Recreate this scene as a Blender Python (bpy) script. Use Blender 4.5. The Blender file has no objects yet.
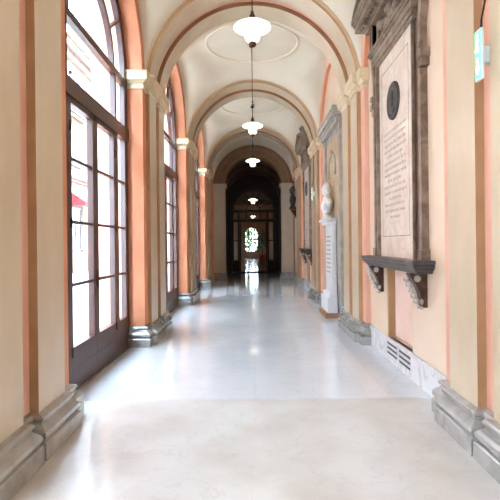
import bpy, bmesh, math, random
from math import sin, cos, pi, sqrt, radians
from mathutils import Vector, Matrix
random.seed(7)
S = bpy.context.scene
COL = S.collection

# ------------------------------------------------------------------ materials
def srgb(r, g, b):
    f = lambda c: (c/255/12.92) if c/255 <= .04045 else ((c/255+.055)/1.055)**2.4
    return (f(r), f(g), f(b), 1)

def newmat(name):
    m = bpy.data.materials.new(name); m.use_nodes = True
    nt = m.node_tree; b = nt.nodes['Principled BSDF']
    return m, nt, b

def plain(name, col, rough=.6, metal=0, spec=.5, emit=None, estr=0):
    m, nt, b = newmat(name)
    b.inputs['Base Color'].default_value = col
    b.inputs['Roughness'].default_value = rough
    b.inputs['Metallic'].default_value = metal
    b.inputs['Specular IOR Level'].default_value = spec
    if emit:
        b.inputs['Emission Color'].default_value = emit
        b.inputs['Emission Strength'].default_value = estr
    return m

def noisy(name, c1, c2, scale=3, detail=6, rough=.7, lo=.35, hi=.65, stretch=(1, 1, 1), bump=.0, spec=.4,
          c3=None, spots=False, distort=0.0, bscale=None, coat=0, crough=.25):
    """two-tone procedural surface"""
    m, nt, b = newmat(name)
    N = nt.nodes; L = nt.links
    tc = N.new('ShaderNodeTexCoord'); mp = N.new('ShaderNodeMapping')
    mp.inputs['Scale'].default_value = stretch
    L.new(tc.outputs['Object'], mp.inputs['Vector'])
    n = N.new('ShaderNodeTexNoise'); n.inputs['Scale'].default_value = scale; n.inputs['Detail'].default_value = detail
    n.inputs['Distortion'].default_value = distort
    L.new(mp.outputs['Vector'], n.inputs['Vector'])
    r = N.new('ShaderNodeValToRGB')
    r.color_ramp.elements[0].position = lo; r.color_ramp.elements[0].color = c1
    r.color_ramp.elements[1].position = hi; r.color_ramp.elements[1].color = c2
    L.new(n.outputs['Fac'], r.inputs['Fac'])
    out = r.outputs['Color']
    if spots:
        n2 = N.new('ShaderNodeTexNoise'); n2.inputs['Scale'].default_value = 2.3; n2.inputs['Detail'].default_value = 8
        L.new(tc.outputs['Object'], n2.inputs['Vector'])
        r2 = N.new('ShaderNodeValToRGB')
        r2.color_ramp.elements[0].position = .66; r2.color_ramp.elements[0].color = (0, 0, 0, 1)
        r2.color_ramp.elements[1].position = .72; r2.color_ramp.elements[1].color = (1, 1, 1, 1)
        L.new(n2.outputs['Fac'], r2.inputs['Fac'])
        mx = N.new('ShaderNodeMixRGB'); mx.inputs[2].default_value = c3
        ml = N.new('ShaderNodeMath'); ml.operation = 'MULTIPLY'; ml.inputs[1].default_value = .45
        L.new(r2.outputs['Color'], ml.inputs[0]); L.new(ml.outputs[0], mx.inputs[0])
        L.new(out, mx.inputs[1]); out = mx.outputs[0]
    L.new(out, b.inputs['Base Color'])
    b.inputs['Roughness'].default_value = rough
    b.inputs['Specular IOR Level'].default_value = spec
    b.inputs['Coat Weight'].default_value = coat; b.inputs['Coat Roughness'].default_value = crough
    if bump:
        bp = N.new('ShaderNodeBump'); bp.inputs['Strength'].default_value = bump; bp.inputs['Distance'].default_value = .01
        n3 = N.new('ShaderNodeTexNoise'); n3.inputs['Scale'].default_value = bscale or scale*6; n3.inputs['Detail'].default_value = 4
        L.new(tc.outputs['Object'], n3.inputs['Vector'])
        L.new(n3.outputs['Fac'], bp.inputs['Height']); L.new(bp.outputs['Normal'], b.inputs['Normal'])
    return m

def veined(name, base, vein, scale=2.2, rough=.15, warm=None, spec=.5, width=.035, coat=0, wamt=.5, vamt=.6, joint=None):
    """marble: cloudy base with thin veins, optional slab joints (size x, size y)"""
    m, nt, b = newmat(name); N = nt.nodes; L = nt.links
    tc = N.new('ShaderNodeTexCoord')
    n1 = N.new('ShaderNodeTexNoise'); n1.inputs['Scale'].default_value = scale; n1.inputs['Detail'].default_value = 9
    n1.inputs['Distortion'].default_value = 1.2
    L.new(tc.outputs['Object'], n1.inputs['Vector'])
    v = N.new('ShaderNodeValToRGB'); e = v.color_ramp.elements
    e[0].position = .5-width; e[0].color = (0, 0, 0, 1); e[1].position = .5; e[1].color = (1, 1, 1, 1)
    x = e.new(.5+width); x.color = (0, 0, 0, 1)
    L.new(n1.outputs['Fac'], v.inputs['Fac'])
    n2 = N.new('ShaderNodeTexNoise'); n2.inputs['Scale'].default_value = scale*.7; n2.inputs['Detail'].default_value = 7
    L.new(tc.outputs['Object'], n2.inputs['Vector'])
    r2 = N.new('ShaderNodeValToRGB'); r2.color_ramp.elements[0].position = .38; r2.color_ramp.elements[1].position = .68
    L.new(n2.outputs['Fac'], r2.inputs['Fac'])
    ma = N.new('ShaderNodeMath'); ma.operation = 'MULTIPLY'; ma.inputs[1].default_value = wamt
    L.new(r2.outputs['Color'], ma.inputs[0])
    mx = N.new('ShaderNodeMixRGB'); mx.inputs[1].default_value = base; mx.inputs[2].default_value = warm or base
    L.new(ma.outputs[0], mx.inputs[0])
    mb = N.new('ShaderNodeMath'); mb.operation = 'MULTIPLY'; mb.inputs[1].default_value = vamt
    L.new(v.outputs['Color'], mb.inputs[0])
    m2 = N.new('ShaderNodeMixRGB'); m2.inputs[2].default_value = vein
    L.new(mb.outputs[0], m2.inputs[0]); L.new(mx.outputs[0], m2.inputs[1])
    out = m2.outputs[0]
    if joint:
        br = N.new('ShaderNodeTexBrick'); br.offset = 0; br.inputs['Scale'].default_value = 1
        br.inputs['Brick Width'].default_value = joint[0]; br.inputs['Row Height'].default_value = joint[1]
        br.inputs['Mortar Size'].default_value = .004; br.inputs['Mortar Smooth'].default_value = .3
        br.inputs['Color1'].default_value = (1, 1, 1, 1); br.inputs['Color2'].default_value = (.975, .975, .98, 1)
        br.inputs['Mortar'].default_value = (.85, .85, .85, 1)
        L.new(tc.outputs['Object'], br.inputs['Vector'])
        m3 = N.new('ShaderNodeMixRGB'); m3.blend_type = 'MULTIPLY'; m3.inputs[0].default_value = 1
        L.new(out, m3.inputs[1]); L.new(br.outputs['Color'], m3.inputs[2]); out = m3.outputs[0]
    L.new(out, b.inputs['Base Color'])
    b.inputs['Roughness'].default_value = rough; b.inputs['Specular IOR Level'].default_value = spec
    b.inputs['Coat Weight'].default_value = coat; b.inputs['Coat Roughness'].default_value = .06
    return m

M = {}
M['cream'] = noisy('cream_plaster', srgb(200, 179, 148), srgb(210, 190, 161), 2.5, 7, .5, coat=1, crough=.27, bump=.12, c3=srgb(196, 162, 112), spots=True, stretch=(1, 1, .6))
M['ochre'] = noisy('ochre_sides', srgb(172, 132, 94), srgb(184, 144, 106), 3, 6, .65)  # ochre on pier groove sides, steps and niche edges
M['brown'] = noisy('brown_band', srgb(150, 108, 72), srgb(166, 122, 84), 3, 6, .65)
M['edge'] = noisy('tan_edge_band', srgb(184, 146, 106), srgb(196, 158, 118), 3, 6, .65)
M['orange'] = noisy('orange_plaster', srgb(208, 134, 98), srgb(220, 150, 112), 2.0, 6, .6, bump=.06)
M['pink'] = noisy('pink_plaster', srgb(220, 166, 142), srgb(228, 178, 154), 2.5, 6, .6)
M['peach'] = noisy('peach_plaster', srgb(232, 204, 176), srgb(238, 212, 186), 1.6, 6, .5, coat=1, crough=.27)
M['vault'] = noisy('vault_plaster', srgb(212, 200, 178), srgb(220, 208, 188), 1.2, 5, .7)
M['ringm'] = noisy('ring_paint', srgb(222, 207, 180), srgb(228, 213, 188), 1.2, 5, .7)
M['shade_taupe'] = noisy('taupe_shaded_plaster', srgb(196, 180, 160), srgb(206, 190, 170), 2.5, 6, .6)  # archway plaster darkened to paint in the dim end of the corridor
M['shade_umber'] = noisy('umber_shaded_plaster', srgb(128, 100, 78), srgb(140, 112, 88), 2.5, 6, .6)  # low light painted into the arch body's colour, deeper brown
M['capital'] = noisy('capital_stucco', srgb(206, 184, 150), srgb(216, 196, 162), 3, 5, .55)
M['stone'] = noisy('grey_base_stone', srgb(140, 138, 134), srgb(166, 163, 158), 5, 8, .2, bump=.05, spec=.8, coat=1, crough=.14, distort=.6)
M['floor_far'] = veined('floor_pale_marble', srgb(216, 216, 216), srgb(192, 192, 195), 1.6, .15, srgb(198, 199, 200), .7, .03, .6, .5, .3, (1.1, 1.1))
M['floor_near'] = veined('floor_near_marble', srgb(204, 199, 193), srgb(160, 148, 136), 3.0, .32, srgb(188, 179, 170), .6, .016, .3, .9, .24)
M['floor_border'] = veined('floor_border_marble', srgb(208, 208, 208), srgb(182, 182, 184), 1.5, .15, srgb(198, 199, 200), .7, .03, .6, .5, .3, (1.1, 1.1))
M['marble'] = veined('skirting_marble', srgb(232, 230, 228), srgb(176, 178, 186), 2.4, .2, srgb(214, 214, 220), .5, .05, .6, .6, .5)
M['plaque'] = veined('plaque_marble', srgb(232, 214, 198), srgb(198, 176, 164), 2.6, .32, srgb(216, 194, 180), .5, .05, .4, .8, .5)
M['greymarble'] = noisy('grey_carved_marble', srgb(110, 90, 74), srgb(152, 132, 114), 6, 9, .42, bump=.2, distort=.8)
M['redmarble'] = noisy('brown_red_marble', srgb(54, 32, 24), srgb(92, 56, 40), 8, 8, .3, distort=1.5)
M['shelfstone'] = noisy('dark_shelf_stone', srgb(70, 66, 66), srgb(98, 90, 86), 5, 8, .3, distort=.6)
M['leafstone'] = noisy('pale_carved_stone', srgb(160, 150, 142), srgb(206, 198, 190), 14, 8, .5, bump=.3)
M['bronze'] = noisy('dark_bronze', srgb(36, 32, 34), srgb(58, 52, 52), 9, 6, .38, spec=.6)
M['ink'] = plain('letter_paint', srgb(178, 160, 150), .6)
M['wood'] = noisy('brown_window_wood', srgb(52, 27, 22), srgb(72, 38, 30), 3, 8, .38, stretch=(8, 8, 1), spec=.5)
M['darkwood'] = noisy('dark_panel_wood', srgb(32, 20, 15), srgb(50, 31, 23), 3, 8, .4, stretch=(6, 6, 1))
M['vest'] = noisy('vestibule_shade_brown', srgb(66, 44, 34), srgb(80, 54, 42), 2, 5, .7)  # lack of daylight in the vestibule painted in as dark brown
M['brass'] = plain('brass', srgb(150, 110, 60), .35, .9)
M['brassd'] = plain('dark_brass', srgb(88, 62, 40), .4, .7)
M['iron'] = plain('black_iron', srgb(30, 26, 25), .45, .6)
M['white'] = plain('white_marble', srgb(222, 222, 224), .3)
M['whitecarve'] = noisy('white_carved_marble', srgb(206, 202, 198), srgb(236, 234, 230), 6, 8, .4, bump=.1)
M['tanpanel'] = noisy('tan_niche_stone', srgb(176, 146, 110), srgb(196, 170, 136), 5, 8, .4, distort=1)
M['greystone'] = noisy('light_grey_stone', srgb(150, 144, 134), srgb(180, 172, 160), 5, 8, .45, distort=.6)
M['radiator'] = noisy('rose_panel', srgb(226, 190, 174), srgb(236, 206, 190), 2, 5, .5)
M['slot'] = plain('dark_slot', srgb(34, 36, 42), .6)
M['signgreen'] = plain('sign_green', srgb(90, 180, 140), .3, emit=srgb(110, 195, 155), estr=.8)
M['signwhite'] = plain('sign_white', srgb(240, 250, 245), .3, emit=srgb(235, 255, 245), estr=1.3)
M['signcase'] = plain('sign_case', srgb(225, 235, 230), .3)
M['lampglass'] = plain('lit_lamp_glass', srgb(255, 240, 220), .3, emit=(1, .86, .66, 1), estr=1.9)
M['facade'] = noisy('facade_stucco', srgb(176, 168, 160), srgb(184, 176, 168), .6, 6, .8)
M['facadetrim'] = noisy('facade_trim_stone', srgb(104, 94, 86), srgb(116, 106, 96), 1.5, 6, .8)
M['roof'] = noisy('roof_tiles', srgb(150, 96, 72), srgb(170, 116, 90), 6, 5, .8)
M['facadeglass'] = plain('facade_window_glass', srgb(60, 66, 76), .15)
M['facadeframe'] = plain('facade_window_frame', srgb(140, 140, 140), .5)
M['awning'] = noisy('red_awning', srgb(120, 24, 32), srgb(136, 34, 42), 3, 4, .8)
M['paving'] = noisy('courtyard_paving', srgb(170, 168, 164), srgb(186, 184, 178), 1.2, 8, .85)
M['outer'] = noisy('outer_pink_stucco', srgb(214, 160, 138), srgb(222, 172, 150), 1.5, 5, .8)
M['leaf'] = noisy('green_leaves', srgb(40, 84, 38), srgb(86, 136, 66), 20, 4, .5)
M['passage'] = noisy('ochre_brown_plaster', srgb(186, 146, 116), srgb(198, 158, 128), 2, 5, .7)
M['pot'] = plain('terracotta_pot', srgb(160, 90, 62), .7)
M['mat'] = noisy('dark_doormat', srgb(26, 22, 22), srgb(40, 34, 32), 40, 4, .9)

def glassmat():
    m = bpy.data.materials.new('window_glass'); m.use_nodes = True
    nt = m.node_tree; N = nt.nodes; L = nt.links; N.clear()
    o = N.new('ShaderNodeOutputMaterial'); t = N.new('ShaderNodeBsdfTransparent'); g = N.new('ShaderNodeBsdfGlossy')
    t.inputs['Color'].default_value = (.97, .98, .98, 1); g.inputs['Roughness'].default_value = .02
    f = N.new('ShaderNodeFresnel'); f.inputs['IOR'].default_value = 1.35
    mx = N.new('ShaderNodeMixShader')
    L.new(f.outputs[0], mx.inputs[0]); L.new(t.outputs[0], mx.inputs[1]); L.new(g.outputs[0], mx.inputs[2])
    L.new(mx.outputs[0], o.inputs['Surface'])
    return m
M['glass'] = glassmat()

# ------------------------------------------------------------------ mesh builder
class MB:
    def __init__(s): s.v = []; s.f = []; s.m = []; s.sm = []
    def face(s, idx, mi=0, smooth=False): s.f.append(idx); s.m.append(mi); s.sm.append(smooth)
    def pts(s, ps):
        k = len(s.v); s.v += [tuple(p) for p in ps]; return list(range(k, k+len(ps)))
    def quad(s, a, b, c, d, mi=0, smooth=False): s.face(s.pts([a, b, c, d]), mi, smooth)
    def box(s, x0, x1, y0, y1, z0, z1, mi=0):
        x0, x1 = min(x0, x1), max(x0, x1); y0, y1 = min(y0, y1), max(y0, y1); z0, z1 = min(z0, z1), max(z0, z1)
        i = s.pts([(x0, y0, z0), (x1, y0, z0), (x1, y1, z0), (x0, y1, z0), (x0, y0, z1), (x1, y0, z1), (x1, y1, z1), (x0, y1, z1)])
        for q in ((0, 3, 2, 1), (4, 5, 6, 7), (0, 1, 5, 4), (1, 2, 6, 5), (2, 3, 7, 6), (3, 0, 4, 7)):
            s.face([i[k] for k in q], mi)
    def prism(s, poly, d0, d1, mp, mi=0, smooth=False):
        """poly: 2D outline; mp(u,w,d)->xyz"""
        n = len(poly)
        a = s.pts([mp(u, w, d0) for u, w in poly]); b = s.pts([mp(u, w, d1) for u, w in poly])
        s.face(a[::-1], mi); s.face(b, mi)
        for k in range(n): s.face([a[k], a[(k+1) % n], b[(k+1) % n], b[k]], mi, smooth)
    def ring(s, uc, wc, r0, r1, d0, d1, mp, a0=0, a1=pi, n=24, mi=0):
        """ring sector with rectangular section"""
        rows = []
        for k in range(n+1):
            a = a0+(a1-a0)*k/n
            rows.append(s.pts([mp(uc+r*cos(a), wc+r*sin(a), d) for r, d in ((r0, d0), (r1, d0), (r1, d1), (r0, d1))]))
        for k in range(n):
            A, B = rows[k], rows[k+1]
            for j in range(4): s.face([A[j], A[(j+1) % 4], B[(j+1) % 4], B[j]], mi)
        s.face(rows[0], mi); s.face(rows[-1][::-1], mi)
    def tube(s, path, rad, n=8, mi=0):
        rows = []
        P = [Vector(p) for p in path]
        for k, p in enumerate(P):
            d = (P[min(k+1, len(P)-1)]-P[max(k-1, 0)]).normalized()
            up = Vector((0, 0, 1)) if abs(d.z) < .9 else Vector((1, 0, 0))
            e1 = d.cross(up).normalized(); e2 = d.cross(e1)
            r = rad[k] if isinstance(rad, (list, tuple)) else rad
            rows.append(s.pts([p+e1*r*cos(2*pi*j/n)+e2*r*sin(2*pi*j/n) for j in range(n)]))
        for A, B in zip(rows, rows[1:]):
            for j in range(n): s.face([A[j], A[(j+1) % n], B[(j+1) % n], B[j]], mi, True)
        s.face(rows[0], mi); s.face(rows[-1][::-1], mi)
    def lathe(s, prof, c=(0, 0, 0), n=28, mi=0, axis='z'):
        rows = []
        for r, z in prof:
            rows.append(s.pts([(c[0]+r*cos(2*pi*j/n), c[1]+r*sin(2*pi*j/n), c[2]+z) for j in range(n)]))
        for A, B in zip(rows, rows[1:]):
            for j in range(n): s.face([A[j], A[(j+1) % n], B[(j+1) % n], B[j]], mi, True)
        s.face(rows[0][::-1], mi); s.face(rows[-1], mi)
    def blob(s, c, r, n=10, mi=0, rot=None):
        r = r if isinstance(r, (tuple, list)) else (r, r, r)
        rows = []
        h = n//2+1
        for i in range(1, h):
            th = pi*i/h
            ps = []
            for j in range(n):
                v = Vector((r[0]*sin(th)*cos(2*pi*j/n), r[1]*sin(th)*sin(2*pi*j/n), r[2]*cos(th)))
                if rot: v = rot @ v
                ps.append(Vector(c)+v)
            rows.append(s.pts(ps))
        t = Vector((0, 0, r[2])); t = rot @ t if rot else t
        T = s.pts([Vector(c)+t])[0]; B = s.pts([Vector(c)-t])[0]
        for j in range(n):
            s.face([T, rows[0][j], rows[0][(j+1) % n]], mi, True)
            s.face([B, rows[-1][(j+1) % n], rows[-1][j]], mi, True)
        for A, C in zip(rows, rows[1:]):
            for j in range(n): s.face([A[j], C[j], C[(j+1) % n], A[(j+1) % n]], mi, True)
    def build(s, name, mats, parent=None, origin=None, fix=True, bevel=0, sub=0):
        me = bpy.data.meshes.new(name)
        o = Vector(origin) if origin is not None else None
        if parent is not None:
            base = o if o is not None else Vector((0, 0, 0)); pl = wloc(parent)
            vs = [Vector(v)-pl-base*0 for v in s.v]
            me.from_pydata([tuple(v) for v in vs], [], s.f)
        else:
            base = o if o is not None else Vector((0, 0, 0))
            me.from_pydata([tuple(Vector(v)-base) for v in s.v], [], s.f)
        for m in (mats if isinstance(mats, (list, tuple)) else [mats]): me.materials.append(m)
        for p, mi, sm in zip(me.polygons, s.m, s.sm): p.material_index = mi; p.use_smooth = sm
        if fix:
            bm = bmesh.new(); bm.from_mesh(me); bmesh.ops.recalc_face_normals(bm, faces=bm.faces); bm.to_mesh(me); bm.free()
        me.update()
        ob = bpy.data.objects.new(name, me); COL.objects.link(ob)
        if parent is not None: ob.parent = parent
        else: ob.location = base
        if bevel:
            b = ob.modifiers.new('bevel', 'BEVEL'); b.width = bevel; b.segments = 2; b.limit_method = 'ANGLE'
        return ob

def wloc(o):
    v = Vector(o.location)
    while o.parent: o = o.parent; v += Vector(o.location)
    return v

def tag(o, label=None, cat=None, group=None, kind=None):
    if label: o['label'] = label
    if cat: o['category'] = cat
    if group: o['group'] = group
    if kind: o['kind'] = kind
    elif label: o['kind'] = 'thing'
    return o

def thing(name, loc, label=None, cat=None, group=None, kind=None):
    o = bpy.data.objects.new(name, None); COL.objects.link(o); o.location = loc; o.empty_display_size = .1
    return tag(o, label, cat, group, kind)

def copy_tree(o, parent=None):
    c = o.copy(); COL.objects.link(c)
    if parent is not None: c.parent = parent
    for ch in list(o.children): copy_tree(ch, c)
    return c

YZ = lambda u, w, d: (d, u, w)      # outline in the (y,z) plane, extruded along x
XZ = lambda u, w, d: (u, d, w)      # outline in the (x,z) plane, extruded along y

# ------------------------------------------------------------------ dimensions (metres, camera eye at 1.5 m)
B = 4.36
P0 = 3.18
piers = [P0+B*k for k in range(-2, 4)]        # -5.54 -1.18 3.18 7.54 11.90 16.26
FL, FR = -1.545, 1.595                        # pilaster faces
CX, R = .025, 1.57
ZS = 3.88                                     # springing
XW = 1.72                                     # blind wall on the right
JW = 1.655
XD = -1.86                                    # glazed doors plane
RW = 1.41
YE0, YE1 = 18.8, 19.4                         # narrower arch
YS = 24.0                                     # glazed screen
YEND = 45.0
YB = -6.46                                    # wall behind the viewer

# ------------------------------------------------------------------ floor
f = MB()
yn = 4.42
f.quad((-2.4, YB-.3, 0), (XW+.1, YB-.3, 0), (XW+.1, yn, 0), (-2.4, yn, 0), 1)
f.quad((-2.4, yn, 0), (-1.16, yn, 0), (-1.16, YS, 0), (-2.4, YS, 0), 2)
f.quad((-1.16, yn, 0), (1.3, yn, 0), (1.3, YS, 0), (-1.16, YS, 0), 0)
f.quad((1.3, yn, 0), (XW+.1, yn, 0), (XW+.1, YS, 0), (1.3, YS, 0), 2)
f.quad((-2.4, YS, 0), (2.4, YS, 0), (2.4, YEND, 0), (-2.4, YEND, 0), 0)
fl = f.build('floor', [M['floor_far'], M['floor_near'], M['floor_border']]); tag(fl, kind='structure')

# ------------------------------------------------------------------ arched wall slab helper
def arched_wall(mb, y0, y1, yc, r, zs, x0, x1, ztop, mi_face=0, mi_rev=1, mi_back=0, z0=0, n=32):
    """slab between x0 (inner face) and x1, opening half-width r springing at zs, arch semicircle"""
    as_ = math.asin(max(0, z0-zs)/r)
    def panel(x, mi):
        rr = r*cos(as_)
        if y0 < yc-rr: mb.quad((x, y0, z0), (x, yc-rr, z0), (x, yc-rr, ztop), (x, y0, ztop), mi)
        if y1 > yc+rr: mb.quad((x, yc+rr, z0), (x, y1, z0), (x, y1, ztop), (x, yc+rr, ztop), mi)
        if z0 > 0: mb.quad((x0, y0, z0), (x1, y0, z0), (x1, yc-rr, z0), (x0, yc-rr, z0), mi); mb.quad((x0, yc+rr, z0), (x1, yc+rr, z0), (x1, y1, z0), (x0, y1, z0), mi)
        for k in range(n):
            a, b = pi-as_-(pi-2*as_)*k/n, pi-as_-(pi-2*as_)*(k+1)/n
            ya, yb = yc+r*cos(a), yc+r*cos(b)
            mb.quad((x, ya, zs+r*sin(a)), (x, yb, zs+r*sin(b)), (x, yb, ztop), (x, ya, ztop), mi)
    panel(x0, mi_face); panel(x1, mi_back)
    for s in (-1, 1):
        if z0 < zs: mb.quad((x0, yc+s*r, z0), (x1, yc+s*r, z0), (x1, yc+s*r, zs), (x0, yc+s*r, zs), mi_rev)
    for k in range(n):
        a, b = as_+(pi-2*as_)*k/n, as_+(pi-2*as_)*(k+1)/n
        mb.quad((x0, yc+r*cos(a), zs+r*sin(a)), (x1, yc+r*cos(a), zs+r*sin(a)),
                (x1, yc+r*cos(b), zs+r*sin(b)), (x0, yc+r*cos(b), zs+r*sin(b)), mi_rev, True)

ZT = 6.0
bays = [((a+b)/2, a, b) for a, b in zip(piers, piers[1:])]       # -3.36 1.0 5.36 9.72 14.08
# left wall: one arched opening per bay
w = MB()
for yc, a, b in bays:
    arched_wall(w, a, b, yc, RW, ZS, -1.60, -1.93, ZT, 0, 0, 0, z0=4.033)
    arched_wall(w, a, b, yc, RW, ZS, -1.866, -1.93, ZT, 0, 0, 0)
    arched_wall(w, a, b, yc, RW, ZS, -1.93, -2.35, ZT, 1, 1, 1)
yc4 = 17.92; r4 = .62
w.box(-2.35, -1.866, piers[-1], 20.2, 0, ZT, 1)
w.box(-2.35, -1.866, YB-.3, piers[0], 0, ZT, 1); w.box(-1.866, -1.62, YB-.3, piers[0], 4.036, ZT, 0)
w.box(-1.866, -1.86, piers[-1], YE0, 0, ZT, 2)
arched_wall(w, piers[-1], YE0-.001, yc4, r4, 4.2, -1.60, -1.86, ZT, 0, 0, 0, z0=4.033)
w.box(-1.86, -1.60, yc4+r4, YE0-.001, 0, 4.2, 0)
o = w.build('wall_left', [M['orange'], M['outer'], M['peach']], fix=False); tag(o, kind='structure')

# right wall: blind arches, with low niches under the monuments
w = MB()
for yc, a, b in bays:
    arched_wall(w, a, b, yc, RW, ZS, JW, XW-.0005, ZT, 0, 2, 0, z0=4.033)
arched_wall(w, piers[-1], YE0-.001, yc4, r4, 4.2, JW, XW-.0005, ZT, 0, 2, 0, z0=4.033)
NH = .43; NZ0, NZ1 = .29, 1.16
y = YB-.3
for yc in (5.42, 14.14):
    w.box(XW, XW+.2, y, yc-NH, 0, ZT, 1)
    w.box(XW, XW+.2, yc-NH, yc+NH, NZ1, ZT, 1)
    w.box(XW, XW+.2, yc-NH, yc+NH, 0, NZ0, 1)
    w.box(XW+.11, XW+.2, yc-NH, yc+NH, NZ0, NZ1, 1)
    y = yc+NH
w.box(XW, XW+.2, y, YE0+.4, 0, ZT, 1)
o = w.build('wall_right', [M['pink'], M['peach'], M['orange']], fix=False); tag(o, kind='structure')
w = MB(); w.box(-2.35, XW+.2, YB-.3, YB, 0, ZT); tag(w.build('wall_back', M['peach']), kind='structure')

w = MB()
for yc in (5.42, 14.14):
    w.box(XW+.001, XW+.109, yc+NH-.006, yc+NH, NZ0, NZ1); w.box(XW+.001, XW+.109, yc-NH, yc-NH+.006, NZ0, NZ1); w.box(XW+.001, XW+.109, yc-NH, yc+NH, NZ1-.006, NZ1)
    w.box(XW-.004, XW+.001, yc+NH-.002, yc+NH+.05, NZ0, NZ1+.05); w.box(XW-.004, XW+.001, yc-NH, yc+NH+.05, NZ1, NZ1+.05)
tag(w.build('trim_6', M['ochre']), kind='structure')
# skirting marble on the right
w = MB()
for yc, a, b in bays:
    w.box(XW-.02, XW+.05, a+.75, b-.75, 0, .29)
    w.box(XW-.028, XW-.02, a+.75, b-.75, .262, .29)
w.box(XW-.02, XW+.05, piers[-1]+.75, YE0, 0, .29)
tag(w.build('baseboard_right', M['marble']), kind='structure')

# ------------------------------------------------------------------ vaults
PN = 5.0
FLATZ = 1.63*2**(1/PN)-.045
def flat(z, r):
    w = min(1, max(0, (1.5-r)/.5)); w = w*w*(3-2*w); return z*(1-w)+FLATZ*w
def vault(mb, y0, y1, n=56, m=56, hx=1.63):
    hy = (y1-y0)/2; yc = (y0+y1)/2
    k = min(1.0, hx/hy) if hy > 1.2 else 1.0
    rows = []
    for i in range(n+1):
        th = pi*i/n; x = -hx*cos(th); A = hx*sin(th)
        row = []
        for j in range(m+1):
            ph = pi*j/m; yy = -hy*cos(ph); Bv = (hx/hy)*sqrt(max(0, hy*hy-yy*yy))
            if hy < 1.2: Bv *= .75
            z = (A**PN+Bv**PN)**(1/PN)
            if hy > 1.2: z = flat(z, sqrt(x*x+yy*yy))
            row.append((CX+x, yc+yy, max(ZS+z, 4.036)))
        rows.append(mb.pts(row))
    for i in range(n):
        for j in range(m):
            mb.face([rows[i][j], rows[i+1][j], rows[i+1][j+1], rows[i][j+1]], 0, True)
def vault_z(x, dy, hy, hx=1.63):
    A = sqrt(max(0, hx*hx-(x-CX)**2)); Bv = (hx/hy)*sqrt(max(0, hy*hy-dy*dy))
    return ZS+flat((A**PN+Bv**PN)**(1/PN), sqrt((x-CX)**2+dy*dy))
w = MB(); HY = B/2-.60
for yc, a, b in bays: vault(w, a+.60, b-.60)
vault(w, piers[-1]+.60, YE0-.004)
w.box(-2.35, XW+.2, YB-.3, YE0+.6, ZT, ZT+.1, 0)
tag(w.build('ceiling', M['vault'], fix=False), kind='structure')

# stucco ring in each vault
for n_, (yc, a, b) in enumerate(bays):
    rg = MB(); rows = []
    for k in range(64):
        t = 2*pi*k/64; ps = []
        for r, h in ((.93, 0), (.94, .028), (.985, .034), (1.0, 0)):
            x = CX+r*cos(t); dy = r*sin(t)
            ps.append((x, yc+dy, vault_z(x, dy, HY)-h+.002))
        rows.append(rg.pts(ps))
    for k in range(64):
        A, C = rows[k], rows[(k+1) % 64]
        for j in range(3): rg.face([A[j], A[j+1], C[j+1], C[j]], 0, True)
    o = rg.build('trim_%d' % (n_+1), M['ringm'], fix=False); tag(o, kind='structure')

# ------------------------------------------------------------------ piers (shaft, base, capital)
def plan(off, side, basis):
    j = -.055 if side < 0 else -.06
    back = (-.313 if side < 0 else -.122)
    h = [(-.785-off, back), (-.785-off, j+off), (-.57-off, j+off), (-.57-off, off), (-.11+min(off, .095), off),
         (-.11+min(off, .095), -.065+min(off, .05))]
    full = h+[(-a, b) for a, b in h[::-1]]
    F = FL if side < 0 else FR
    return [(F-side*p, yy) for yy, p in full]
#   segment materials: reveal, jamb strip, step, strip, groove side, groove back, ...
def loft(mb, levels, yc, side, mats):
    rows = []
    for z, off in levels:
        rows.append(mb.pts([(x, yc+yy, z) for x, yy in plan(off, side, 0)]))
    for A, C in zip(rows, rows[1:]):
        for k in range(11): mb.face([A[k], A[k+1], C[k+1], C[k]], mats[k])
    mb.face(rows[0][::-1], mats[3]); mb.face(rows[-1], mats[3])
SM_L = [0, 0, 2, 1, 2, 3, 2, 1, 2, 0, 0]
BASE = [(0, .095), (.115, .095), (.125, .085), (.13, .065), (.145, .085), (.165, .092), (.19, .088), (.21, .07), (.222, .055),
        (.235, .04), (.25, .035), (.262, .05), (.278, .052), (.292, .04), (.30, .012), (.305, 0)]
CAP = [(3.775, 0), (3.78, .02), (3.80, .025), (3.82, .02), (3.825, .012), (3.86, .012), (3.865, .03), (3.885, .045), (3.90, .07),
       (3.905, .08), (4.01, .08), (4.015, .09), (4.03, .09)]
pos_words = {-5.54: 'sixth', }
def make_pier(k, side):
    yc = piers[k]
    X = FL if side < 0 else FR
    wall = 'left' if side < 0 else 'right'
    where = {(1, -1): 'behind the viewpoint between two left windows', (0, -1): 'at the far rear end of the left wall',
             (1, 1): 'behind the viewpoint on the right wall', (0, 1): 'at the far rear end of the right wall',
             (2, -1): 'nearest left edge of the photo with a stained surface',
             (3, -1): 'between the first and second glazed doors, orange on its near face',
             (4, -1): 'between the second and third glazed doors on the left',
             (5, -1): 'left side, the last before the dark end of the corridor',
             (2, 1): 'nearest right edge of the photo, carrying the green exit sign',
             (3, 1): 'right side between the large inscribed monument and the bust monument',
             (4, 1): 'right side just beyond the bust monument',
             (5, 1): 'right side beyond the second inscribed monument'}[(k, side)]
    t = thing('pilaster_pier', (X, yc, 0), 'cream double pilaster pier ' + where, 'pier',
              'cream pilaster piers on the %s wall' % wall)
    m = MB()
    loft(m, [(.30, 0), (3.785, 0)], yc, side, SM_L)
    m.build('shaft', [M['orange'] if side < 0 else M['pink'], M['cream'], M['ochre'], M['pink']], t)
    m = MB(); loft(m, BASE, yc, side, [0]*11); m.build('base', M['stone'], t)
    m = MB(); loft(m, CAP, yc, side, [0]*11); m.build('capital', M['capital'], t)
    return t
for k in range(6):
    for side in (-1, 1): make_pier(k, side)

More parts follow.
